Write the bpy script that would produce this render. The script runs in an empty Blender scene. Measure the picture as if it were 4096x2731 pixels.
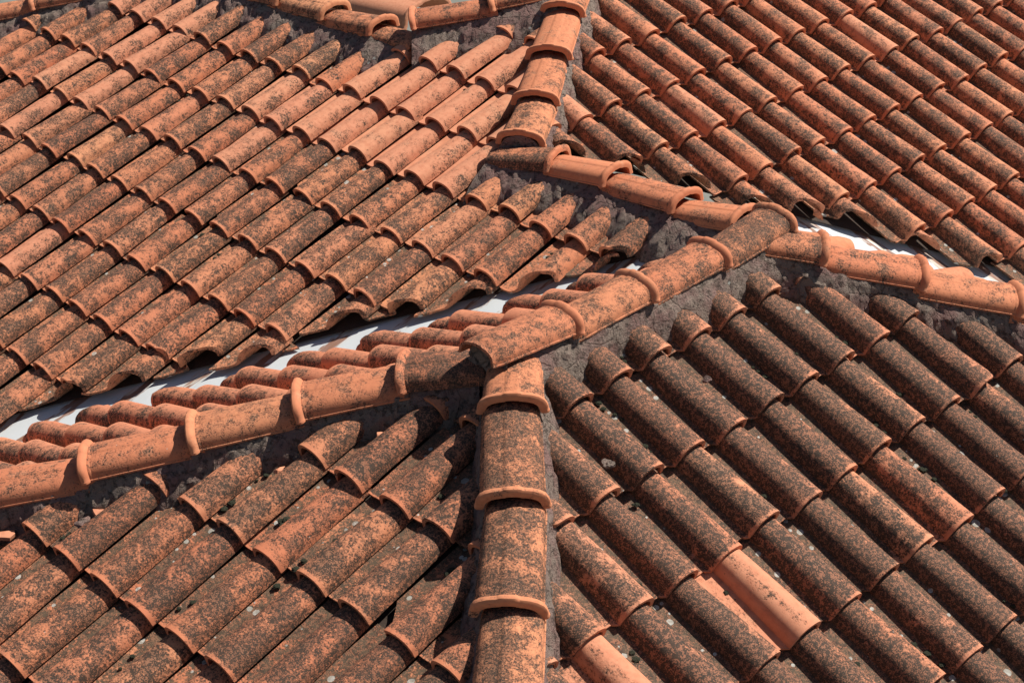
import bpy, bmesh, math, random
import numpy as np
from mathutils import Vector, Matrix, noise
random.seed(7); rng = np.random.default_rng(7)
scene = bpy.context.scene
C = scene.collection
S = 0.37                      # metres per tile exposure; plan below is laid out in tile exposures round the viewpoint
ZUP = 9.0                     # the viewpoint stands this many metres above the ground

# ------------------------------------------------------------------ camera
FPX, PITCH, ROLL = 7299.22, 0.4944219, -0.0258800
cam_d = bpy.data.cameras.new('camera'); cam = bpy.data.objects.new('camera', cam_d); C.objects.link(cam)
FW = Vector((0, math.cos(PITCH), -math.sin(PITCH))); U0 = Vector((0, math.sin(PITCH), math.cos(PITCH))); R0 = Vector((1, 0, 0))
RV = R0*math.cos(ROLL) + U0*math.sin(ROLL); UV = -R0*math.sin(ROLL) + U0*math.cos(ROLL)
cam.matrix_world = Matrix(((RV.x, UV.x, -FW.x, 0), (RV.y, UV.y, -FW.y, 0), (RV.z, UV.z, -FW.z, ZUP), (0, 0, 0, 1)))
cam_d.sensor_width = 36; cam_d.lens = FPX/4096*36; cam_d.clip_start = 0.1; cam_d.clip_end = 2000
scene.camera = cam

# ------------------------------------------------------------------ world and sun
SUN_AZ, SUN_EL = math.radians(70), math.radians(53)      # azimuth right of the view direction (+Y)
w = bpy.data.worlds.new('World'); scene.world = w; w.use_nodes = True
nt = w.node_tree; nt.nodes.clear()
sky = nt.nodes.new('ShaderNodeTexSky'); sky.sky_type = 'NISHITA'; sky.sun_disc = False
sky.sun_elevation = SUN_EL; sky.sun_rotation = SUN_AZ
bg = nt.nodes.new('ShaderNodeBackground'); bg.inputs['Strength'].default_value = 0.05
wo = nt.nodes.new('ShaderNodeOutputWorld')
nt.links.new(sky.outputs[0], bg.inputs[0]); nt.links.new(bg.outputs[0], wo.inputs[0])
sl = bpy.data.lights.new('sun', 'SUN'); sl.energy = 5.0; sl.angle = math.radians(0.5); sl.color = (1, .95, .86)
so = bpy.data.objects.new('sun', sl); C.objects.link(so)
sd = Vector((math.sin(SUN_AZ)*math.cos(SUN_EL), math.cos(SUN_AZ)*math.cos(SUN_EL), math.sin(SUN_EL)))
so.rotation_euler = sd.to_track_quat('Z', 'Y').to_euler(); so.location = (0, 0, ZUP+20)
scene.view_settings.view_transform = 'Standard'; scene.view_settings.look = 'None'
scene.view_settings.exposure = 0.33; scene.view_settings.gamma = 1
scene.render.resolution_x = 1024; scene.render.resolution_y = 682

# ------------------------------------------------------------------ materials
class NB:
    def __init__(s, name):
        s.m = bpy.data.materials.new(name); s.m.use_nodes = True; s.t = s.m.node_tree; s.t.nodes.clear()
        s.out = s.n('ShaderNodeOutputMaterial'); s.b = s.n('ShaderNodeBsdfPrincipled')
        s.t.links.new(s.b.outputs[0], s.out.inputs[0])
    def n(s, k, **kw):
        o = s.t.nodes.new(k)
        for a, v in kw.items(): setattr(o, a, v)
        return o
    def put(s, sock, v):
        if isinstance(v, bpy.types.NodeSocket): s.t.links.new(v, sock)
        else: sock.default_value = v
    def math(s, op, a, b=0.0, c=None, clamp=False):
        o = s.n('ShaderNodeMath', operation=op, use_clamp=clamp); s.put(o.inputs[0], a); s.put(o.inputs[1], b)
        if c is not None: s.put(o.inputs[2], c)
        return o.outputs[0]
    def noise(s, vec, scale, detail=4, rough=.6, dist=0):
        o = s.n('ShaderNodeTexNoise'); s.put(o.inputs['Vector'], vec); s.put(o.inputs['Scale'], scale)
        o.inputs['Detail'].default_value = detail; o.inputs['Roughness'].default_value = rough; o.inputs['Distortion'].default_value = dist
        return o.outputs['Fac']
    def voro(s, vec, scale, out='Distance'):
        o = s.n('ShaderNodeTexVoronoi'); s.put(o.inputs['Vector'], vec); s.put(o.inputs['Scale'], scale); return o.outputs[out]
    def step(s, v, a, b):     # smoothstep
        o = s.n('ShaderNodeMapRange', interpolation_type='SMOOTHSTEP'); s.put(o.inputs[0], v)
        s.put(o.inputs[1], a); s.put(o.inputs[2], b); return o.outputs[0]
    def mix(s, f, a, b):
        o = s.n('ShaderNodeMix', data_type='RGBA'); s.put(o.inputs[0], f)
        for k, v in ((6, a), (7, b)): s.put(o.inputs[k], v if isinstance(v, bpy.types.NodeSocket) else (*v, 1))
        return o.outputs[2]
    def attr(s, name):
        o = s.n('ShaderNodeAttribute'); o.attribute_name = name
        x = s.n('ShaderNodeSeparateXYZ'); s.t.links.new(o.outputs['Vector'], x.inputs[0]); return o.outputs['Vector'], x.outputs
    def bump(s, h, strength, dist):
        o = s.n('ShaderNodeBump'); s.put(o.inputs['Height'], h); o.inputs['Strength'].default_value = strength
        o.inputs['Distance'].default_value = dist; s.t.links.new(o.outputs[0], s.b.inputs['Normal'])

def clay_material():
    m = NB('weathered_terracotta')
    tc, _ = m.attr('tc'); _, lp = m.attr('lp'); _, par = m.attr('par'); _, pr2 = m.attr('par2')
    lich, tone, side = par[0], par[1], par[2]
    xn, yn, zn = lp[0], lp[1], lp[2]
    crown = pr2[0]; blur = pr2[1]; pale = pr2[2]
    big = m.noise(tc, 11, 4, .6); mid = m.noise(tc, 40, 4, .6); fine = m.noise(tc, 128, 4, .68); vf = m.noise(tc, 240, 2, .6); mid2 = m.noise(tc, 75, 2, .5)
    base = m.mix(tone, (.56, .185, .092), (.64, .28, .14))
    base = m.mix(m.math('MULTIPLY', pale, .8), base, (.61, .28, .17))
    base = m.mix(m.step(mid, .35, .7), base, m.mix(.5, base, (.47, .155, .082)))
    base = m.mix(m.math('MULTIPLY', m.step(big, .55, .72), .35), base, (.62, .34, .21))
    # how much grows where: shaded flank, crown strip, the flat pan, less at the fresh lower rim
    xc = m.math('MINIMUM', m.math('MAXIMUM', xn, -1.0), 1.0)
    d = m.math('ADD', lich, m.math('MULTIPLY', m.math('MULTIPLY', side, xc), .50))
    cr = m.math('SUBTRACT', 1.0, m.math('MULTIPLY', m.math('ABSOLUTE', m.math('ADD', xn, .25)), 2.2), clamp=True)
    d = m.math('ADD', d, m.math('MULTIPLY', crown, cr))
    d = m.math('ADD', d, m.math('MULTIPLY', m.math('SUBTRACT', big, .5), 1.55))
    pan = m.step(zn, .30, .05)
    d = m.math('ADD', d, m.math('MULTIPLY', pan, m.math('ADD', .12, m.math('MULTIPLY', pr2[0], .3))))
    rim = m.math('MULTIPLY', m.step(yn, .055, .015), m.math('SUBTRACT', 1.0, pan))
    d = m.math('SUBTRACT', d, m.math('MULTIPLY', rim, .48))
    thr = m.math('SUBTRACT', .76, m.math('MULTIPLY', d, .36))
    f = m.math('ADD', m.math('MULTIPLY', fine, .66), m.math('MULTIPLY', mid, .34))
    f = m.math('ADD', f, m.math('MULTIPLY', m.math('SUBTRACT', vf, .5), .16))
    edge = m.math('ADD', .012, m.math('MULTIPLY', blur, .05))
    dark = m.step(f, m.math('SUBTRACT', thr, edge), m.math('ADD', thr, edge))
    stain = m.step(f, m.math('SUBTRACT', thr, .14), m.math('ADD', thr, .02))
    col = m.mix(m.math('MULTIPLY', stain, .40), base, (.25, .13, .08))
    speck = m.math('MULTIPLY', dark, m.step(m.math('ADD', m.math('MULTIPLY', vf, .6), m.math('MULTIPLY', mid2, .4)), .57, .50))
    col = m.mix(m.math('MULTIPLY', m.math('MAXIMUM', speck, m.math('MULTIPLY', dark, .42)), .96), col, (.046, .033, .024))
    # round dark colonies and small white ones
    v = m.n('ShaderNodeTexVoronoi'); m.put(v.inputs['Vector'], tc); v.inputs['Scale'].default_value = 62
    sx = m.n('ShaderNodeSeparateXYZ'); m.t.links.new(v.outputs['Color'], sx.inputs[0])
    rad = m.math('MULTIPLY', m.math('SUBTRACT', sx.outputs[0], m.math('SUBTRACT', .92, m.math('MULTIPLY', d, .55))), 1.0, clamp=True)
    rad = m.math('MULTIPLY', rad, .7)
    spot = m.step(m.math('ADD', v.outputs['Distance'], m.math('MULTIPLY', m.math('SUBTRACT', fine, .5), .35)), m.math('ADD', rad, .02), m.math('SUBTRACT', rad, .05))
    col = m.mix(m.math('MULTIPLY', spot, .72), col, (.045, .034, .026))
    v2 = m.n('ShaderNodeTexVoronoi'); m.put(v2.inputs['Vector'], tc); v2.inputs['Scale'].default_value = 26
    sx2 = m.n('ShaderNodeSeparateXYZ'); m.t.links.new(v2.outputs['Color'], sx2.inputs[0])
    wr = m.math('MULTIPLY', m.math('SUBTRACT', sx2.outputs[1], m.math('SUBTRACT', .90, m.math('MULTIPLY', pan, .42)), clamp=True), .75)
    wr = m.math('MULTIPLY', wr, m.step(lich, .1, .4))
    white = m.step(m.math('ADD', v2.outputs['Distance'], m.math('MULTIPLY', m.math('SUBTRACT', fine, .5), .12)), wr, m.math('SUBTRACT', wr, .02))
    col = m.mix(m.math('MULTIPLY', white, .8), col, (.50, .50, .46))
    # silt and moss lying in the pans
    pd = m.math('MULTIPLY', pan, m.math('MULTIPLY', m.step(m.math('ADD', mid, m.math('MULTIPLY', fine, .5)), .62, .86), m.step(lich, .15, .45)))
    col = m.mix(m.math('MULTIPLY', pd, .45), col, (.15, .11, .07))
    m.put(m.b.inputs['Base Color'], col)
    m.put(m.b.inputs['Roughness'], .82); m.b.inputs['Specular IOR Level'].default_value = .28
    h = m.math('ADD', m.math('MULTIPLY', fine, .5), m.math('MULTIPLY', dark, .35)); h = m.math('ADD', h, m.math('MULTIPLY', vf, .35))
    h = m.math('MULTIPLY', h, m.math('ADD', .25, m.math('MULTIPLY', stain, .75)))
    m.bump(h, .55, .004)
    return m.m

def mortar_material():
    m = NB('lime_mortar'); g = m.n('ShaderNodeNewGeometry').outputs['Position']
    a = m.noise(g, 7, 4, .6); b = m.noise(g, 45, 6, .7); c = m.noise(g, 170, 4, .7)
    col = m.mix(m.step(a, .38, .62), (.28, .165, .145), (.29, .225, .185))
    col = m.mix(m.math('MULTIPLY', m.step(b, .50, .62), .8), col, (.06, .045, .038))
    col = m.mix(m.math('MULTIPLY', m.step(c, .55, .72), .5), col, (.30, .27, .24))
    v = m.n('ShaderNodeTexVoronoi'); m.put(v.inputs['Vector'], g); v.inputs['Scale'].default_value = 21
    sx = m.n('ShaderNodeSeparateXYZ'); m.t.links.new(v.outputs['Color'], sx.inputs[0])
    wr = m.math('SUBTRACT', sx.outputs[1], .80, clamp=True)
    col = m.mix(m.math('MULTIPLY', m.step(m.math('ADD', v.outputs['Distance'], m.math('MULTIPLY', m.math('SUBTRACT', c, .5), .2)), wr, m.math('SUBTRACT', wr, .03)), .8), col, (.46, .46, .42))
    m.put(m.b.inputs['Base Color'], col); m.put(m.b.inputs['Roughness'], .93); m.b.inputs['Specular IOR Level'].default_value = .25
    cr = m.n('ShaderNodeTexVoronoi', feature='DISTANCE_TO_EDGE'); m.put(cr.inputs['Vector'], g); cr.inputs['Scale'].default_value = 9
    ck = m.step(m.math('ADD', cr.outputs['Distance'], m.math('MULTIPLY', m.math('SUBTRACT', b, .5), .12)), .0, .035)
    m.bump(m.math('ADD', m.math('ADD', m.math('MULTIPLY', b, .8), m.math('MULTIPLY', c, .55)), m.math('MULTIPLY', ck, .35)), 1.0, .022)
    return m.m

def gutter_material():
    m = NB('painted_metal'); tc, _ = m.attr('tc'); _, x = m.attr('tc')
    n1 = m.noise(tc, 14, 5, .65); n2 = m.noise(tc, 90, 3, .6)
    # rust runs down from each pan of the roof above: repeated every tile width along the slope's rows
    ph = m.math('FRACT', m.math('ADD', x[2], m.math('MULTIPLY', m.math('SUBTRACT', n1, .5), .45)))
    wv = m.math('ABSOLUTE', m.math('SUBTRACT', ph, .5))
    rn = m.noise(tc, 5, 2, .5)
    rust = m.math('MULTIPLY', m.step(wv, .19, .13), m.step(rn, .42, .50))
    halo = m.math('MULTIPLY', m.step(wv, .24, .12), m.step(n1, .42, .62))
    edge = m.step(m.math('ADD', m.math('MULTIPLY', n1, .5), x[1]), .30, .16)
    col = m.mix(m.math('MULTIPLY', n2, .3), (.60, .63, .65), (.42, .45, .47))
    col = m.mix(m.math('MULTIPLY', halo, .65), col, (.52, .38, .22))
    col = m.mix(m.math('MULTIPLY', m.math('MAXIMUM', rust, edge), .85), col, (.24, .095, .05))
    m.put(m.b.inputs['Base Color'], col); m.put(m.b.inputs['Roughness'], .38); m.put(m.b.inputs['Metallic'], .0)
    m.bump(n1, .25, .004)
    return m.m

def plain(name, col, rough=.9, scale=20, var=.35, bump=.3):
    m = NB(name); g = m.n('ShaderNodeNewGeometry').outputs['Position']
    n = m.noise(g, scale, 5, .65); n2 = m.noise(g, scale*6, 4, .7)
    c = m.mix(m.step(n, .35, .65), col, tuple(v*(1-var) for v in col)); c = m.mix(m.math('MULTIPLY', n2, .5), c, tuple(v*.7 for v in col))
    m.put(m.b.inputs['Base Color'], c); m.put(m.b.inputs['Roughness'], rough); m.bump(n2, bump, .01); return m.m

CLAY = clay_material(); MORTAR = mortar_material(); METAL = gutter_material()
DECK = plain('old_roof_boards', (.055, .035, .025)); GROUND = plain('dusty_ground', (.24, .24, .21), scale=1.2)
MOSS = plain('dry_moss', (.045, .048, .022), scale=300, bump=.9)

# ------------------------------------------------------------------ geometry helpers
def W3(v): return Vector((v[0]*S, v[1]*S, v[2]*S+ZUP))
def wco(a): a = np.asarray(a, float)*S; a[..., 2] += ZUP; return a
def empty(name, loc, label, cat, group=None):
    o = bpy.data.objects.new(name, None); C.objects.link(o); o.location = W3(loc); o.empty_display_size = .1
    o['label'] = label; o['category'] = cat
    if group: o['group'] = group
    return o
def tag(o, label, cat, group=None):
    o['label'] = label; o['category'] = cat
    if group: o['group'] = group
    return o
def link(name, me, mat, parent=None, smooth=True):
    me.materials.clear(); me.materials.append(mat)
    if smooth: me.polygons.foreach_set('use_smooth', [True]*len(me.polygons))
    o = bpy.data.objects.new(name, me); C.objects.link(o)
    if parent:
        o.parent = parent; o.matrix_parent_inverse = parent.matrix_world.inverted() if False else Matrix.Translation(-parent.location)
    return o
def visible(pts, margin=.12):       # any of the points (exposure units) inside the picture, with a margin
    for x in pts:
        v = Vector(x); d = v.dot(FW)
        if d > 1:
            u = FPX*v.dot(RV)/d/2048; t = FPX*v.dot(UV)/d/1365.5
            if abs(u) < 1+margin and abs(t) < 1+margin: return True
    return False
def screen_area(pts):
    us, ts = [], []
    for x in pts:
        v = Vector(x); d = v.dot(FW); us.append(min(1.02, max(-1.02, FPX*v.dot(RV)/d/2048))); ts.append(min(1.02, max(-1.02, FPX*v.dot(UV)/d/1365.5)))
    return (max(us)-min(us))*(max(ts)-min(ts))
WT = 0.55512                  # tile width in exposures

def shift_edge(bm, cut_edges):
    pass

def sheet_profile_tile(L):
    """Roman tile: barrel with a flat pan on its left; mouth at y=0, tail tucked under the tile above. Returns verts, lp, faces."""
    ys = [0, .10, .35, .6, .85, .98, 1.10]
    n = 13
    V, LP = [], []
    for y in ys:
        r = .182*(1-.17*y); hb = .212*(1-.15*y); z0 = .056*(1-y)
        lip = 0
        top, bot = [], []
        top.append((r+lip, z0+.030)); bot.append((r+lip-.034, z0+.030))
        for k in range(1, n):
            a = math.pi*k/n
            cx = math.copysign(abs(math.cos(a))**.88, math.cos(a)); sz = math.sin(a)**.80
            top.append(((r+lip)*cx, z0+(.036 if a < 1.57 else .02)+(hb+lip-(.036 if a < 1.57 else .02))*sz)); bot.append(((r-.034)*cx, z0+.0+(hb-.034)*sz))
        top += [(-r-.006, z0+.010), (-.235, z0-.004), (-.31, z0-.010), (-.36, z0-.010), (-.405, z0+.004)]
        bot += [(-r+.01, z0-.014), (-.235, z0-.030), (-.31, z0-.036), (-.36, z0-.036), (-.405, z0-.022)]
        prof = top + bot[::-1]
        for x, z in prof:
            V.append((x, y*L+(.045 if y == 0 and x < -.19 else 0), z)); LP.append((x/.184, y, z/.22))
    m = len(prof); F = []
    for s in range(len(ys)-1):
        for k in range(m):
            a = s*m+k; b = s*m+(k+1) % m
            F.append((a, b, b+m, a+m))
    h = m//2
    for s, flip in ((0, False), ((len(ys)-1)*m, True)):
        for k in range(h-1):
            q = (s+k, s+m-1-k, s+m-2-k, s+k+1)
            F.append(q if not flip else q[::-1])
    return V, LP, F

def cap_template(L, wb, ws, collar=True):
    """Ridge cap: arch with a raised flat strip on top, thick rounded collar at the big end (y=0)."""
    prof = [(1.005, 0), (1.005, .085), (.968, .12), (.955, .30), (.925, .46), (.86, .63), (.72, .79), (.52, .895), (.30, .945), (.26, .957), (.225, 1.0), (.12, 1.015),
            (-.12, 1.015), (-.225, 1.0), (-.26, .957), (-.30, .945), (-.52, .895), (-.72, .79), (-.86, .63), (-.925, .46), (-.955, .30), (-.968, .12), (-1.005, .085), (-1.005, 0)]
    if collar: st = [(0, .002), (.005, .024), (.020, .041), (.042, .045), (.064, .036), (.080, .014), (.088, .001), (.105, .003), (.118, -.003), (.13, 0), (.45, 0), (.8, 0), (L-.08, 0), (L-.07, -.008), (L, -.008)]
    else: st = [(0, .004), (.008, .012), (.06, .012), (.07, .0), (.09, .006), (.105, 0), (.45, 0), (.8, 0), (L-.02, 0), (L, 0)]
    V, LP, F = [], [], []
    for y, o in st:
        t = y/L; wd = wb*(1-t)+ws*t; h = wd*.67; k = 1+o/wd
        row = [(x*wd*(k if abs(x) < .999 else 1+(k-1)*.9), z*(h+o)) for x, z in prof]
        inn = [(x*(wd-.034), z*(h-.034)) for x, z in prof]
        for x, z in row+inn[::-1]:
            V.append((x, y, z-.10*t)); LP.append((x/wb, (y*.35 if y < .095 else y+.1) if collar else y+.12, .35+.6*max(0, z)/h))
    m = 2*len(prof)
    for s in range(len(st)-1):
        for k in range(m):
            a = s*m+k; b = s*m+(k+1) % m
            F.append((a, b, b+m, a+m))
    hh = m//2
    for s, fl in ((0, 0), ((len(st)-1)*m, 1)):
        for k in range(hh-1):
            q = (s+k, s+m-1-k, s+m-2-k, s+k+1); F.append(q[::-1] if fl else q)
    return V, LP, F

def bake(tmpl, frame, par, par2, clips=(), jag=0.0, flip=False):
    """Place a template (exposure units) with frame=(O,x,y,z) and cut it with planes; returns bmesh in world metres."""
    V, LP, F = tmpl
    O, X, Y, Z = [np.array(t, float) for t in frame]
    P = np.array(V)
    wob = rng.normal(0, 1, 6)
    P = P.copy()
    P[:, 2] += .004*np.sin(P[:, 1]*3+wob[0]*2)+.003*wob[1]*P[:, 0]*4
    P[:, 0] += .004*np.sin(P[:, 1]*4+wob[2]*3)
    G = O+P[:, :1]*X+P[:, 1:2]*Y+P[:, 2:]*Z
    Wd = wco(G)
    bm = bmesh.new()
    ltc = bm.verts.layers.float_vector.new('tc'); llp = bm.verts.layers.float_vector.new('lp')
    lpar = bm.verts.layers.float_vector.new('par'); lp2 = bm.verts.layers.float_vector.new('par2')
    off = rng.uniform(-50, 50, 3); tsc = rng.uniform(.8, 1.3)*(1.35 if len(V) > 560 else 1)
    vs = []
    for k in range(len(V)):
        v = bm.verts.new(Wd[k]); v[ltc] = Vector(P[k]*S*tsc+off); v[llp] = Vector(LP[k]); v[lpar] = Vector(par); v[lp2] = Vector(par2); vs.append(v)
    for f in F: bm.faces.new([vs[i] for i in (f if not flip else f[::-1])])
    bm.normal_update()
    for co, no in clips:          # no points to what is cut away
        c = Vector(co); n = Vector(no).normalized()
        if jag: n = (n+Vector(rng.normal(0, jag, 3))).normalized(); c = c+n*float(rng.normal(0, jag*.35))
        g = bm.verts[:]+bm.edges[:]+bm.faces[:]
        r = bmesh.ops.bisect_plane(bm, geom=g, plane_co=W3(c), plane_no=n, clear_outer=True)
        ce = [e for e in r['geom_cut'] if isinstance(e, bmesh.types.BMEdge)]
        if not bm.verts: break
        if ce:
            if jag:
                for e in {v for e in ce for v in e.verts}:
                    e.co += n*float(noise.noise(e.co*60))*.006
            res = bmesh.ops.triangle_fill(bm, edges=ce, use_dissolve=False, use_beauty=True)
            for f_ in res['geom']:
                if isinstance(f_, bmesh.types.BMFace): f_.smooth = False
    return bm

def finish(bm, name, mat, parent=None):
    me = bpy.data.meshes.new(name)
    lo = None
    if parent is None:            # origin at the base centre of the thing
        xs = [v.co for v in bm.verts]; lo = Vector((sum(v.x for v in xs)/len(xs), sum(v.y for v in xs)/len(xs), min(v.z for v in xs)))
        bmesh.ops.translate(bm, verts=bm.verts, vec=-lo)
    sharp = [f.index for f in bm.faces]
    bm.to_mesh(me); bm.free()
    me.polygons.foreach_set('use_smooth', [True]*len(me.polygons))
    o = link(name, me, mat, parent)
    me.set_sharp_from_angle(angle=math.radians(38))
    if lo is not None: o.location = lo
    return o

# ------------------------------------------------------------------ roof slopes (viewpoint at the origin, exposure units)
def slope(O, up, row, L, h, cx, mir=1):
    up = np.array(up); row = np.array(row); n = np.cross(row, up); n *= np.sign(n[2])
    return dict(O=np.array(O)+n*h+row*cx, up=up, row=row, n=n, L=L)
SL = dict(
 A=slope([-6.7286, 26.6961, -9.026], [.6783, .66367, .31537], [.69936, -.71477, 0], .9578, -.10, .165),
 B=slope([.5276, 22.5781, -8.2768], [-.63258, .66116, .40337], [.72255, .69132, 0], .908, -.10, -.165),
 C=slope([-2.315, 14.3151, -8.5983], [.67957, .65951, .32128], [.69644, -.71762, 0], 1.0062, -.10, .165),
 D=slope([.2674, 13.7193, -8.2106], [-.63296, .66016, .40441], [.72182, .69208, 0], .9554, -.10, -.165),
 E=slope([-5.1201, 16.5337, -9.9821], [.64197, -.675, .36367], [.72461, .68916, 0], .896, -.25, 0.0))
tg = math.radians(22.8); pG = np.array([.722, .692, 0]); qG = np.array([-.692, .722, 0])
SL['G'] = dict(O=np.array([4.165, 16.49, -8.68]), up=-pG*math.cos(tg)+np.array([0, 0, math.sin(tg)]), row=qG, L=.93)
n_ = np.cross(SL['G']['row'], SL['G']['up']); SL['G']['n'] = n_*np.sign(n_[2])
def zb(s, x, y):
    P = SL[s]; n = P['n']; O = P['O']; return O[2]-(n[0]*(x-O[0])+n[1]*(y-O[1]))/n[2]

# cap lines: crown points of the collars, from the small end (top) down to the big end
R1 = [(1.03, 24.75, -7.34), (.791, 23.73, -7.607), (.576, 22.739, -7.858), (.374, 21.764, -8.107), (.163, 20.912, -8.314)]
R2 = [(-.11, 20.90, -8.40), (.586, 20.476, -8.365), (1.261, 19.853, -8.35), (2.011, 19.079, -8.352), (2.601, 18.568, -8.33)]
R3 = [(-.242, 14.026, -7.40), (.461, 14.677, -7.527), (1.173, 15.315, -7.541), (1.933, 16.022, -7.548), (2.663, 16.727, -7.547)]
R4 = [(2.36, 16.49, -7.54), (3.156, 16.49, -7.777), (4.165, 16.49, -8.076), (5.171, 16.49, -8.391), (6.18, 16.49, -8.70)]
R5 = [(-.30, 14.27, -7.68), (-1.002, 14.35, -7.848), (-1.966, 14.303, -8.094), (-2.933, 14.216, -8.35), (-3.924, 14.161, -8.604), (-4.939, 14.137, -8.857)]
R6 = [(-.0, 13.86, -7.62), (-.014, 13.452, -7.718), (-.023, 12.44, -8.038), (-.077, 11.398, -8.354), (-.127, 10.377, -8.665)]
dq = np.array([-.6994, .7148, 0])
t1 = np.array([-1.697, 24.458, -7.99]); T1 = [tuple(t1+dq*k*1.03) for k in (5, 4, 3, 2, 1, 0)]
T2 = [(.86, 24.2, -7.30), (-.20, 24.15, -7.56), (-1.26, 24.15, -7.80)]
T0 = [(-5.25, 27.75, -8.02), (-6.3, 27.75, -8.27), (-7.351, 27.75, -8.52), (-8.4, 27.75, -8.77)]
def xy(p): return np.array(p[:2])
def side_plane(a, b, keep):       # vertical plane through plan points a,b; normal away from the kept point
    a = np.array(a, float)[:2]; b = np.array(b, float)[:2]; d = b-a; n = np.array([d[1], -d[0]])/np.linalg.norm(d)
    if (np.array(keep)-a)@n > 0: n = -n
    return (np.array([a[0], a[1], -8.]), np.array([n[0], n[1], 0.]))
PL1 = side_plane(R1[0], R1[-1], (-3, 22)); PR1 = side_plane(R1[0], R1[-1], (4, 23))
PR2 = side_plane(R2[1], R2[-1], (0, 18)); PT1 = side_plane(T1[0], T1[-1], (-3, 22))
PT2 = ((0, 24.15, -8), (0, 1, 0)); PT0 = ((0, 27.7, -8), (0, 1, 0))
P6L = side_plane(R6[0], R6[-1], (-3, 12)); P6R = side_plane(R6[0], R6[-1], (3, 12))
P3D = side_plane(R3[0], R3[-1], (3, 12)); P3E = side_plane(R3[0], R3[-1], (-3, 17))
P5C = ((0, 14.25, -8), (0, 1, 0)); P5E = ((0, 14.25, -8), (0, -1, 0))
P4D = ((0, 16.49, -8), (0, 1, 0)); P4G = ((0, 16.49, -8), (0, -1, 0))
CUT_A = ((-3.2, 18.58, -9), (.02, -1, 0)); CUT_E = ((0, 17.56, -9), (0, 1, 0))
CUT_B = ((0, 21.24, -9), (0, -1, 0)); CUT_G = ((0, 19.25, -9), (0, 1, 0))
def clips_for(s, c):
    """(clean cuts hidden under caps, ragged cuts at the valleys) for a tile centred on c"""
    if s == 'A':
        hid = [PL1] if c[1] > 20.9 else [PR2]
        if c[0] < -5.6: hid.append(PT0)
        elif c[0] < -1.5: hid.append(PT1)
        else: hid.append(PT2)
        return hid, [CUT_A]
    if s == 'B': return [PR1], [CUT_B]
    if s == 'C': return [P6L, P5C], []
    if s == 'D': return [P6R, P3D, P4D] , []
    if s == 'E': return [P3E, P5E, ((2.95, 16.2, -8), (.722, .692, 0))], [CUT_E]
    if s == 'G':
        if c[1] > 17.6 and c@np.array([.719, .695, 0]) > 14.75: return [((R2[2][0], R2[2][1], -8), (-.719, -.695, 0))], [CUT_G]
        return [P4G, ((2.95, 16.4, -8), (-1, 0, 0))], [CUT_G]
def outside(pts, planes, tol=0.0):
    for co, no in planes:
        if all((np.array(p)-np.array(co))@np.array(no) > tol for p in pts): return True
    return False

INFO = dict(
 A=('upper left roof slope of speckled orange barrel tiles above the white valley gutter', 'tiled slope on the upper left'),
 B=('upper right slope of orange barrel tiles with soft dark blotches, right of the upper hip', ''),
 C=('lower left roof slope of large brown-speckled tiles below the long sloping hip caps', ''),
 D=('lower right roof slope of blackened barrel tiles with one bare orange tile among them', ''),
 E=('narrow tiled slope between the left white gutter and the central ridge, seen side on', ''),
 G=('small sunlit pink tiled slope behind the right-hand hip caps, beside the white gutter', ''))
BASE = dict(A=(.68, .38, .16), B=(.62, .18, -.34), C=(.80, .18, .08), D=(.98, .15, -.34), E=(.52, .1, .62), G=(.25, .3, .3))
tile_geo = {}
def clean_tile(s, i, j):
    r = random.random()
    if s == 'A':
        if (i, j) in {(10, 0), (11, 0), (12, 0), (10, -1), (11, -1), (12, -1), (13, -1), (14, 0), (13, 0), (14, -1), (11, -2), (12, -2), (13, -2), (15, 0), (15, -1), (14, -2)}: return .06 if (i, j) not in {(13, 0), (14, 0), (15, 0)} or j < 0 else (.10 if i < 16 else .2)
        if (i, j) in {(1, 1), (3, 1), (3, 0), (1, -1), (2, 0), (0, -1), (3, -1), (2, -1), (1, -2), (2, -2), (3, -2), (0, -2), (0, -3), (1, -3)}: return .18
        if (i, j) in {(2, 2), (8, 0), (9, 0), (9, 1), (7, 4), (9, -2), (10, -2)}: return .22
    if s == 'B' and (i, j) in {(3, 2), (10, 2), (0, 1)}: return .2
    if s == 'D' and (i, j) in {(1, 3), (-2, 3)}: return .0
    return None
TPL = {s: sheet_profile_tile(SL[s]['L']) for s in SL}
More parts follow.
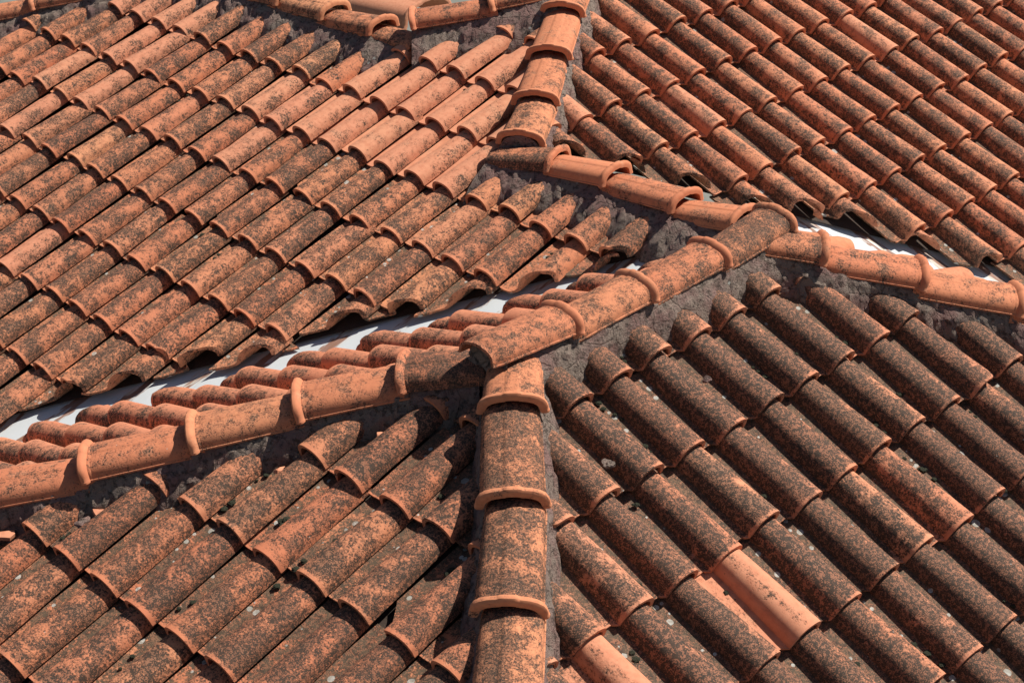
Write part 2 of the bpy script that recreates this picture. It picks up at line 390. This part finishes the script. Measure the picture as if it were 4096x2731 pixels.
def build_slope(s, irange, jrange):
    P = SL[s]; up, row, n, L, O = P['up'], P['row'], P['n'], P['L'], P['O']
    X = row if np.dot(np.cross(row, up), n) > 0 else -row
    tiles = []; decks = []
    for j in range(*jrange):
        for i in range(*irange):
            m0 = O+row*WT*i-up*L*j
            c = m0+up*.5*L; corners = [m0-X*.41, m0+X*.2, m0+up*1.1*L-X*.41, m0+up*1.1*L+X*.2, m0+n*.25, m0+up*L+n*.25]
            hid, rag = clips_for(s, c)
            if outside(corners, hid+rag, -.02): continue
            if not visible(corners, .16): continue
            tiles.append((screen_area(corners), i, j, m0, hid, rag))
            decks.append((m0, hid, rag, X))
    tiles.sort(key=lambda t: -t[0])
    label, _ = INFO[s]
    root = empty('roof_slope', tuple(np.mean([t[3] for t in tiles], axis=0)-np.array([0, 0, .1])), label, 'roof slope')
    rest = []
    for rank, (ar, i, j, m0, hid, rag) in enumerate(tiles):
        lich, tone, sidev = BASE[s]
        sd_ = rng.normal(0, 1, 4)
        cl = clean_tile(s, i, j)
        l = max(.05, lich+.07*sd_[0]); crown = 0; pale = .15*abs(sd_[3])
        if s == 'D' and sd_[2] > 1.1: l -= .22
        if s == 'A': crown = .12
        if s == 'B': crown = .12
        if s == 'D': crown = .2
        pale += {'D': .45, 'E': .3, 'B': .15}.get(s, 0)
        blur = {'B': 1.0, 'D': .25, 'C': .12, 'G': .6, 'A': .12, 'E': .25}[s]
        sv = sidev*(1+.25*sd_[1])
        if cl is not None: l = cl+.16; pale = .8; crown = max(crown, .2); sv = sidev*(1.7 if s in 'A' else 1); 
        if cl is not None and s == 'A': sv = .85; l = cl+.10; crown = .30
        if s == 'D' and (i, j) == (1, 3): l = .12; crown = .62; sv = .1
        if s == 'D' and (i, j) == (-2, 3): l = .15; crown = .3; sv = -.6
        t = min(1, max(0, tone+.22*sd_[1]))
        Oj = m0+n*.009*sd_[0]+up*.016*sd_[1]+row*.007*sd_[2]
        a = .014*sd_[3]; Xj = X*math.cos(a)+up*math.sin(a); Yj = up*math.cos(a)-X*math.sin(a)
        corners = [m0-X*.41, m0+X*.25, m0+up*1.1*L-X*.41, m0+up*1.1*L+X*.25]
        def need(pl): return [q for q in pl if any((p-np.array(q[0]))@np.array(q[1]) > 0 for p in corners)]
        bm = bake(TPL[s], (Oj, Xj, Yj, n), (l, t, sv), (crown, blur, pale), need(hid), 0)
        if random.random() < .10 and cl is None and bm.verts:      # chipped corner at the mouth
            sgn = random.choice((-1, 1, 1)); cn = (X*sgn*.9-up*random.uniform(.6, 1.3)+n*random.uniform(-.2, .3)); cn /= np.linalg.norm(cn)
            cp = m0+X*sgn*.165+n*.07+cn*random.uniform(-.035, .01)
            r = bmesh.ops.bisect_plane(bm, geom=bm.verts[:]+bm.edges[:]+bm.faces[:], plane_co=W3(cp), plane_no=Vector(cn), clear_outer=True)
            ce = [e for e in r['geom_cut'] if isinstance(e, bmesh.types.BMEdge)]
            for v in {v for e in ce for v in e.verts}: v.co += Vector(cn)*float(noise.noise(v.co*120))*.006
            if ce: bmesh.ops.triangle_fill(bm, edges=ce, use_dissolve=False, use_beauty=True)
        rg = need(rag)
        if bm.verts and rg:
            bm2 = bm
            for co, no in rg:
                cc = Vector(co); nn = (Vector(no)+Vector(rng.normal(0, .07, 3))).normalized()
                kx = (m0[0]-cc.x); cc.y += -kx*no[0]/no[1]; cc.x = m0[0]; cc = cc+nn*float(rng.normal(0, .045))
                cc = cc-nn*0
                g = bm2.verts[:]+bm2.edges[:]+bm2.faces[:]
                r = bmesh.ops.bisect_plane(bm2, geom=g, plane_co=W3(cc), plane_no=nn, clear_outer=True)
                ce = [e for e in r['geom_cut'] if isinstance(e, bmesh.types.BMEdge)]
                if ce:
                    for v in {v for e in ce for v in e.verts}: v.co += nn*float(noise.noise(v.co*45))*.009
                    bmesh.ops.triangle_fill(bm2, edges=ce, use_dissolve=False, use_beauty=True)
        if len(bm.faces) < 6: bm.free(); continue
        if rank < 99:
            o = finish(bm, 'roof_tile', CLAY, root)
            if s == 'D' and (i, j) == (1, 3): o['label'] = 'bare bright orange tile with a thin streak of black lichen'
        else: rest.append(bm)
    if rest:
        big = bmesh.new()
        for b in rest:
            me = bpy.data.meshes.new('tmp'); b.to_mesh(me); b.free(); big.from_mesh(me); bpy.data.meshes.remove(me)
        o = finish(big, 'roof_tiles', CLAY, root); o['kind'] = 'stuff'
    # boards the tiles lie on
    bd = bmesh.new()
    for m0, hid, rag, X_ in decks:
        q = [m0-X_*.36-n*.05, m0+X_*(WT-.36)-n*.05, m0+X_*(WT-.36)+up*L-n*.05, m0-X_*.36+up*L-n*.05]
        b = bmesh.new(); b.faces.new([b.verts.new(W3(t)) for t in q])
        for k_, (co, no) in enumerate(hid+rag):
            cc = Vector(co)-Vector(no)*(.12 if k_ >= len(hid) else 0)
            bmesh.ops.bisect_plane(b, geom=b.verts[:]+b.edges[:]+b.faces[:], plane_co=W3(cc), plane_no=Vector(no), clear_outer=True)
        me = bpy.data.meshes.new('tmp'); b.to_mesh(me); b.free(); bd.from_mesh(me); bpy.data.meshes.remove(me)
    bmesh.ops.remove_doubles(bd, verts=bd.verts, dist=.002)
    finish(bd, 'roof_boarding', DECK, root)
    return root
build_slope('A', (-14, 30), (-8, 9))
build_slope('B', (-4, 26), (-9, 9))
build_slope('C', (-6, 12), (-4, 6))
build_slope('D', (-5, 14), (-6, 8))
build_slope('E', (-6, 16), (-9, 5))
build_slope('G', (-3, 10), (-6, 8))

# ------------------------------------------------------------------ ridge and hip caps
def cap_row(pts, labels, group, w=(.285, .245), tone=.6, lich=.5, first_collar=True, plain_first=False, last_len=None, lifts=None):
    pts = [np.array(p) for p in pts]
    for k in range(1, len(pts)):
        big_, small_ = pts[k], pts[k-1]
        y = small_-big_; dist = np.linalg.norm(y); y /= dist
        x = np.cross(y, [0, 0, 1.]); x /= np.linalg.norm(x); z = np.cross(x, y)
        Lc = dist+.12
        tm = cap_template(Lc, *w)
        h = w[0]*.67+.043
        sd_ = rng.normal(0, 1, 4)
        a = .015*sd_[0]; x2 = x*math.cos(a)+y*math.sin(a); y2 = y*math.cos(a)-x*math.sin(a)
        O = big_-z*h-y*.05+z*.01*sd_[1]
        l = (lich[k-1] if isinstance(lich, list) else lich)+.14+.05*sd_[2]
        bm = bake(tm, (O, x2, y2, z), (l, min(1, max(0, tone+.12*sd_[3])), .1*sd_[0]), (.12*sd_[1], .1, 0))
        if not visible([big_, small_], .25): bm.free(); continue
        o = finish(bm, 'ridge_cap', CLAY)
        tag(o, labels[k-1], 'ridge tile', group)

cap_row(R1, ['weathered cap crossing the top edge, highest on the steep upper hip', 'second cap from the top of the steep upper hip, orange with a thin dark streak', 'third cap from the top of the steep upper hip, speckled grey-brown',
             'lowest cap of the steep upper hip, its mouth filled with mortar'], 'caps along the steep upper hip', lich=[.45, .22, .45, .55], tone=.45, w=(.285, .26))
cap_row(R2, ['short dark mossy cap at the upper left end of the short ridge behind the centre', 'bright bare orange cap second from the left on the short ridge behind the centre',
             'streaked orange cap third from the left on the short ridge behind the centre', 'orange cap at the right end of the short ridge, disappearing behind the central ridge'], 'caps along the short ridge behind the centre', lich=[.85, -.02, .38, .35], tone=.35, w=(.265, .24))
cap_row(R3, ['leftmost cap of the central ridge, its end closed by scored mortar', 'second cap from the left on the central ridge', 'third cap from the left on the central ridge, heavily speckled',
             'rightmost cap of the central ridge, its open collar standing against the far slope'], 'caps along the central ridge', lich=[.5, .5, .55, .62], tone=.35, w=(.255, .238))
cap_row(R4, ['first cap of the right-hand hip, half tucked under the end of the central ridge', 'second cap of the right-hand hip, long and pale orange with a dark top',
             'third cap of the right-hand hip, its collar at the right edge of the picture', 'last cap of the right-hand hip, running out of the picture at the right edge'], 'caps along the right-hand hip', lich=.45, tone=.45, w=(.268, .245))
cap_row(R5, ['topmost cap of the long left-hand hip, in the shadow of the scored mortar end', 'second cap down the long left-hand hip, orange flank spotted black', 'third cap down the long left-hand hip, with a smooth clean orange collar',
             'fourth cap down the long left-hand hip, orange collar near the left edge', 'lowest cap of the long left-hand hip, cut by the left edge of the picture'], 'caps along the long left-hand hip', lich=[.72, .46, .38, .34, .4], tone=.25, w=(.275, .25))
cap_row(R6, ['short topmost cap of the front hip, right below the mortar end of the central ridge', 'second cap down the front hip, ochre with black speckles', 'third cap down the front hip, its collar just above the bottom edge',
             'lowest cap of the front hip, running out of the bottom of the picture'], 'caps along the front hip', lich=[.5, .60, .60, .55], tone=.5, w=(.278, .258))
cap_row(T1, ['far left cap of the background ridge, mostly above the picture', 'cap of the background ridge next to the far left one', 'middle cap of the background ridge at the top edge',
             'long speckled cap of the background ridge left of its last one', 'last cap of the background ridge, its collar against the small junction'], 'caps along the background ridge at the top', lich=.5, tone=.6, w=(.27, .25))
cap_row(T2, ['upper cap of the short background hip beside the steep upper hip', 'lower cap of the short background hip, its clean collar above the junction'], 'caps along the short background hip', lich=.42, tone=.6, w=(.27, .25))
cap_row(T0, ['right cap in the top left corner of the picture', 'middle cap in the top left corner of the picture', 'leftmost cap in the top left corner of the picture'], 'caps in the top left corner', lich=.42, tone=.4, w=(.27, .25))

# the low cap lying in the junction of the background ridge and its hip, and the pale cap behind them
def single_cap(big_, small_, label, w, lich, tone, pale=0):
    big_, small_ = np.array(big_), np.array(small_); y = small_-big_; L = np.linalg.norm(y); y /= L
    x = np.cross(y, [0, 0, 1.]); x /= np.linalg.norm(x); z = np.cross(x, y)
    o = finish(bake(cap_template(L, *w, collar=pale > 0), (big_-z*w[0]*.7, x, y, z), (lich, tone, 0), (0, .3, pale)), 'ridge_cap', CLAY)
    tag(o, label, 'ridge tile')
single_cap((-1.12, 23.98, -8.16), (-1.95, 24.70, -8.07), 'mossy collarless cap wedged in the junction of the two background cap rows', (.26, .25), .7, .5)
single_cap((-1.32, 31.41, -9.98), (-3.6, 33.4, -9.98), 'pale pink cap lying sunlit behind the background junction at the top edge', (.62, .58), .1, .6, 1)

# ------------------------------------------------------------------ mortar beds
def mortar_bed(pts, sides, label, drop=.20, name='mortar_bed'):
    """sides: list of (slope key, lateral plan vector, outer reach, reach noise, lift)"""
    pts = [np.array(p) for p in pts]
    seg = [np.linalg.norm(pts[k+1]-pts[k]) for k in range(len(pts)-1)]; tot = sum(seg); ns = int(tot/.035)
    def at(s):
        k = 0
        while k < len(seg)-1 and s > seg[k]: s -= seg[k]; k += 1
        return pts[k]+(pts[k+1]-pts[k])*min(1, s/seg[k])
    bm = bmesh.new()
    for key, lat, reach, amp, lift in sides:
        lat = np.array(lat, float); lat /= np.linalg.norm(lat); sd_ = random.random()*40
        rows = []
        for a in range(ns+1):
            s = tot*a/ns; p = at(s)
            nz = noise.fractal(Vector((s*1.9+sd_, sd_, 0)), 1.0, 2.2, 4)
            out = reach+amp*nz
            row = []
            offs = [(0, -.20), (.12, -.215), (.19, -.245), (.235, -.285)]
            for o_, dz in offs: q = p+lat*o_; row.append([q[0], q[1], p[2]+dz])
            o0 = .235; z0 = p[2]-.30
            q2 = p+lat*out; zt = zb(key, q2[0], q2[1])+lift
            nv = 9
            for v in range(1, nv+1):
                t = v/nv; o_ = o0+(out-o0)*t**.8; q = p+lat*o_
                zz = z0*(1-t)+zt*t+.03*math.sin(math.pi*t)
                zz = max(zz, zb(key, q[0], q[1])-.02) if t < .9 else zz
                row.append([q[0], q[1], zz])
            q3 = p+lat*(out+.015); row.append([q3[0], q3[1], zb(key, q3[0], q3[1])-.10])
            for r_, t in enumerate(row):
                if r_ > 2:
                    v3 = Vector((t[0]*11+3, t[1]*11, t[2]*11)); nn = noise.fractal(v3, .6, 2.3, 7)*.034
                    t[2] += nn*.8*min(1, (r_-2)/4); t[0] += lat[0]*nn*.6; t[1] += lat[1]*nn*.6
            rows.append([bm.verts.new(W3(t)) for t in row])
        for a in range(ns):
            for r_ in range(len(rows[0])-1):
                bm.faces.new((rows[a][r_], rows[a][r_+1], rows[a+1][r_+1], rows[a+1][r_]))
        # thin closing back so that the bed is a solid lip
    bmesh.ops.remove_doubles(bm, verts=bm.verts, dist=.0005); bmesh.ops.recalc_face_normals(bm, faces=bm.faces)
    o = finish(bm, name, MORTAR); tag(o, label, 'mortar', None); return o
P_, Q_ = (.719, .695, 0), (-.695, .719, 0)
mortar_bed(R1, [('A', (-1, .2, 0), .31, .05, .05), ('B', (1, -.2, 0), .40, .07, .05)], 'pinkish grey mortar along both sides of the steep upper hip')
mortar_bed(R2+[(3.0, 18.15, -8.33)], [('A', (-.719, -.695, 0), .62, .10, .03), ('G', P_, .33, .05, .03)], 'dark purple mortar wall below the short ridge behind the centre')
mortar_bed([(-.20, 14.06, -7.52)]+R3[1:-1]+[(2.63, 16.70, -7.547)], [('D', (.695, -.719, 0), .36, .09, .04), ('E', Q_, .36, .05, .03)], 'purplish rough mortar below the central ridge')
mortar_bed(R4, [('D', (0, -1, 0), .38, .10, .03), ('G', (0, 1, 0), .33, .05, .02)], 'dark ragged mortar under the right-hand hip caps')
mortar_bed(R5, [('C', (0, -1, 0), .36, .09, .04), ('E', (0, 1, 0), .34, .05, .02)], 'grey lichen-grown mortar under the long left-hand hip caps')
mortar_bed(R6, [('C', (-1, 0, 0), .36, .06, .04), ('D', (1, 0, 0), .37, .06, .05)], 'crumbling grey mortar on both sides of the front hip')
mortar_bed(T1+[tuple(t1-dq*.75-np.array([0, 0, .10]))], [('A', (-.719, -.695, 0), .62, .09, .03)], 'purple mortar wall below the background ridge at the top')
mortar_bed(T2, [('A', (0, -1, 0), .60, .09, .03)], 'pale mortar wedge below the short background hip')
mortar_bed(T0, [('A', (0, -1, 0), .50, .09, .03)], 'grey mortar under the caps in the top left corner')

def end_plug(center, facing, rad, label, scored):
    """half round mortar face that closes the open end of a cap"""
    f = np.array(facing, float); f /= np.linalg.norm(f); x = np.cross([0, 0, 1.], f); x /= np.linalg.norm(x)
    bm = bmesh.new(); NX, NZ = 64, 64; grid = {}
    for a in range(NX+1):
        for b in range(NZ+1):
            u = (a/NX*2-1)*rad*1.0; v = b/NZ*(rad*2.25)-rad*1.55
            hw = rad*math.sqrt(max(0, 1-max(0, v/(rad*.7))**2)) if v > 0 else rad*(1+.10*(-v/rad))
            uu = a/NX*2-1; uu *= hw
            g = 0.0
            if scored:
                for ang in (58, -52):
                    c_, s_ = math.cos(math.radians(ang)), math.sin(math.radians(ang))
                    t = (uu*c_+v*s_)/.115+.02*noise.noise(Vector((uu*9, v*9, ang))); t = abs(t-round(t))
                    g = max(g, 1-t/.09)
            nn = noise.fractal(Vector((uu*14, v*14, 5)), 1, 2, 4)*.012
            p = np.array(center)+x*uu+np.array([0, 0, 1.])*v+f*(nn-.024*max(0, g)+(.035*max(0, -v/rad)))
            grid[a, b] = bm.verts.new(W3(p))
    for a in range(NX):
        for b in range(NZ): bm.faces.new((grid[a, b], grid[a+1, b], grid[a+1, b+1], grid[a, b+1]))
    # closed back
    back = [bm.verts.new(W3(np.array(center)-f*.10+x*(u*rad*.9)+np.array([0, 0, 1.])*v*rad)) for u, v in ((-1, -.9), (1, -.9), (.7, .6), (-.7, .6))]
    bm.faces.new(back)
    bmesh.ops.recalc_face_normals(bm, faces=bm.faces)
    o = finish(bm, 'mortar_plug', MORTAR); tag(o, label, 'mortar')
yR3 = (np.array(R3[0])-np.array(R3[1])); yR3 /= np.linalg.norm(yR3)
end_plug(np.array(R3[0])-np.array([0, 0, .36])+np.array([.719, .695, 0])*.035, (-.719, -.695, 0), .245, 'dark mortar face with scored diamond lines closing the left end of the central ridge', True)
yR1 = (np.array(R1[-1])-np.array(R1[-2])); yR1 /= np.linalg.norm(yR1)
end_plug(np.array(R1[-1])+yR1*.03-np.array([0, 0, .245]), yR1, .24, 'dark mortar filling the open mouth of the lowest cap on the steep upper hip', False)

# ------------------------------------------------------------------ valley gutters
def gutter(x0, x1, top_s, bot_s, ya, yb, label, dropa=.10, dropb=.10, rowdir=None, cnt=None):
    bm = bmesh.new(); l = bm.verts.layers.float_vector.new('tc'); n = int((x1-x0)/.05); rows = []
    for a in range(n+1):
        x = x0+(x1-x0)*a/n; row = []
        za = lambda y: zb(top_s, x, y)-dropa
        zc = lambda y: zb(bot_s, x, y)-dropb
        for k in range(17):
            y = ya+(yb-ya)*k/16
            z1, z2 = za(y), zc(y); z = max(z1, z2)+.05*math.exp(-((z1-z2)/.12)**2)
            z += .012*noise.noise(Vector((x*2, y*2, 1)))
            v = bm.verts.new(W3((x, y, z)))
            rr = (x*.69936-y*.71477)/WT if top_s == 'A' else (x*.72+y*.69)/WT
            v[l] = Vector((x*S, (y-min(ya, yb))/abs(yb-ya), rr)); row.append(v)
        rows.append(row)
    for a in range(n):
        for k in range(16): bm.faces.new((rows[a][k], rows[a+1][k], rows[a+1][k+1], rows[a][k+1]))
    ext = bmesh.ops.extrude_face_region(bm, geom=bm.faces[:]); bmesh.ops.translate(bm, verts=[v for v in ext['geom'] if isinstance(v, bmesh.types.BMVert)], vec=(0, 0, -.004))
    bmesh.ops.recalc_face_normals(bm, faces=bm.faces)
    o = finish(bm, 'valley_gutter', METAL); tag(o, label, 'gutter'); return o
gutter(-8.5, 1.95, 'A', 'E', 19.3, 16.9, 'white rust-streaked metal valley gutter at the left between two tiled slopes')
gutter(3.3, 9.5, 'B', 'G', 21.9, 18.9, 'white metal valley gutter at the right, below the ragged tiles of the far slope')

# ------------------------------------------------------------------ moss in the pans, broken pieces
bm = bmesh.new()
def clump(bm, p, r, flat=.6):
    t = bmesh.ops.create_icosphere(bm, subdivisions=3, radius=1.0)
    for v in t['verts']:
        c = v.co.copy(); k = r*(1+.35*noise.noise(c*2.2+Vector(p)*9)+.14*noise.noise(c*7+Vector(p)*5))
        v.co = W3(p)+Vector((c.x*k, c.y*k, c.z*k*flat))*S
for s_, cnt in (('C', 26), ('D', 34), ('A', 40), ('B', 8)):
    P = SL[s_]; X = P['row'] if np.dot(np.cross(P['row'], P['up']), P['n']) > 0 else -P['row']; k = 0; tries = 0
    while k < cnt and tries < 4000:
        tries += 1
        i = random.randint(-8, 26); j = random.randint(-4, 6); y = random.uniform(.1, .95)
        p = P['O']+P['row']*WT*i-P['up']*P['L']*(j-y)+X*random.choice((-.24, -.25, -.34, -.30, -.22))+P['n']*(.012+.05*(1-y))
        hid, rag = clips_for(s_, p)
        if any((p-np.array(q[0]))@np.array(q[1]) > -.35 for q in hid+rag) or not visible([p], 0): continue
        k += 1
        for _ in range(random.choice((1, 1, 2, 3))):
            q = p+P['up']*random.uniform(-.09, .09)+X*random.uniform(-.02, .02); clump(bm, tuple(q), random.uniform(.014, .036))
o = finish(bm, 'moss', MOSS); o['kind'] = 'stuff'; o['label'] = 'small dark moss cushions growing in the flat pans between the barrels'; o['category'] = 'moss'
def shard(p, s_, size, yaw, tilt, label, mat=CLAY, name='tile_fragment', cat='broken tile'):
    P = SL[s_]; base = P['n']; u = P['up']*math.cos(yaw)+P['row']*math.sin(yaw); v = np.cross(base, u)
    nn = base*math.cos(tilt)+u*math.sin(tilt); u = u*math.cos(tilt)-base*math.sin(tilt)
    bm = bmesh.new(); ls = [bm.verts.layers.float_vector.new(k) for k in ('tc', 'lp', 'par', 'par2')]
    top, bot = [], []; N = 9; rr = [random.uniform(.6, 1.15) for _ in range(N)]; off = Vector(rng.uniform(-9, 9, 3))
    def add(q, z):
        vv = bm.verts.new(W3(tuple(q+nn*z))); vv[ls[0]] = vv.co+off; vv[ls[1]] = Vector((0, .5, .8)); vv[ls[2]] = Vector((.25, .3, 0)); vv[ls[3]] = Vector((0, .1, .9)); return vv
    for k in range(N):
        a = 2*math.pi*k/N; q = np.array(p)+u*math.cos(a)*size*rr[k]+v*math.sin(a)*size*.7*rr[k]
        cv = -.25*size*math.sin(a)**2
        top.append(add(q, .035+cv)); bot.append(add(q, cv))
    ct = add(np.array(p), .045); cb = add(np.array(p), .008)
    for k in range(N):
        k2 = (k+1) % N; bm.faces.new((top[k], top[k2], ct)); bm.faces.new((bot[k2], bot[k], cb)); bm.faces.new((top[k2], top[k], bot[k], bot[k2]))
    bmesh.ops.recalc_face_normals(bm, faces=bm.faces)
    o = finish(bm, name, mat); tag(o, label, cat)
shard((-3.74, 13.80, -9.09), 'C', .09, .6, .5, 'pink broken tile shard in the gap below the fourth cap of the left-hand hip')
shard((-2.10, 13.80, -8.70), 'C', .085, -.4, .6, 'small broken tile piece stuck in the mortar below the long left-hand hip')
shard((-1.17, 13.90, -8.44), 'C', .085, 1.1, .5, 'upturned orange tile shard near the top of the left-hand hip')
shard((-4.64, 13.80, -9.30), 'C', .11, .2, .4, 'jagged tile piece in the mortar at the left edge')
def lump(p, r, label):
    bm = bmesh.new(); clump(bm, p, r, .55)
    for v in bm.verts: v.co += (v.co-W3(p))*.5*noise.noise(v.co*60)
    o = finish(bm, 'mortar_lump', MORTAR); tag(o, label, 'mortar')
lump((-3.864, 13.642, -9.09), .07, 'pale loose lump of mortar lying in the channel below the left-hand hip')
lump((.80, 13.36, -8.43), .06, 'grey lump of mortar lying in a channel right of the front hip')
lump((1.78, 14.56, -8.30), .04, 'tiny dark crumb lying on a tile below the central ridge')

# ------------------------------------------------------------------ ground
bm = bmesh.new()
for q in ((-400, -200), (400, -200), (400, 900), (-400, 900)): bm.verts.new((q[0], q[1], 0))
bm.faces.new(bm.verts[:]); g = finish(bm, 'ground', GROUND, None); g['kind'] = 'structure'

print('tiles', sum(1 for o in bpy.data.objects if o.name.startswith('roof_tile')))
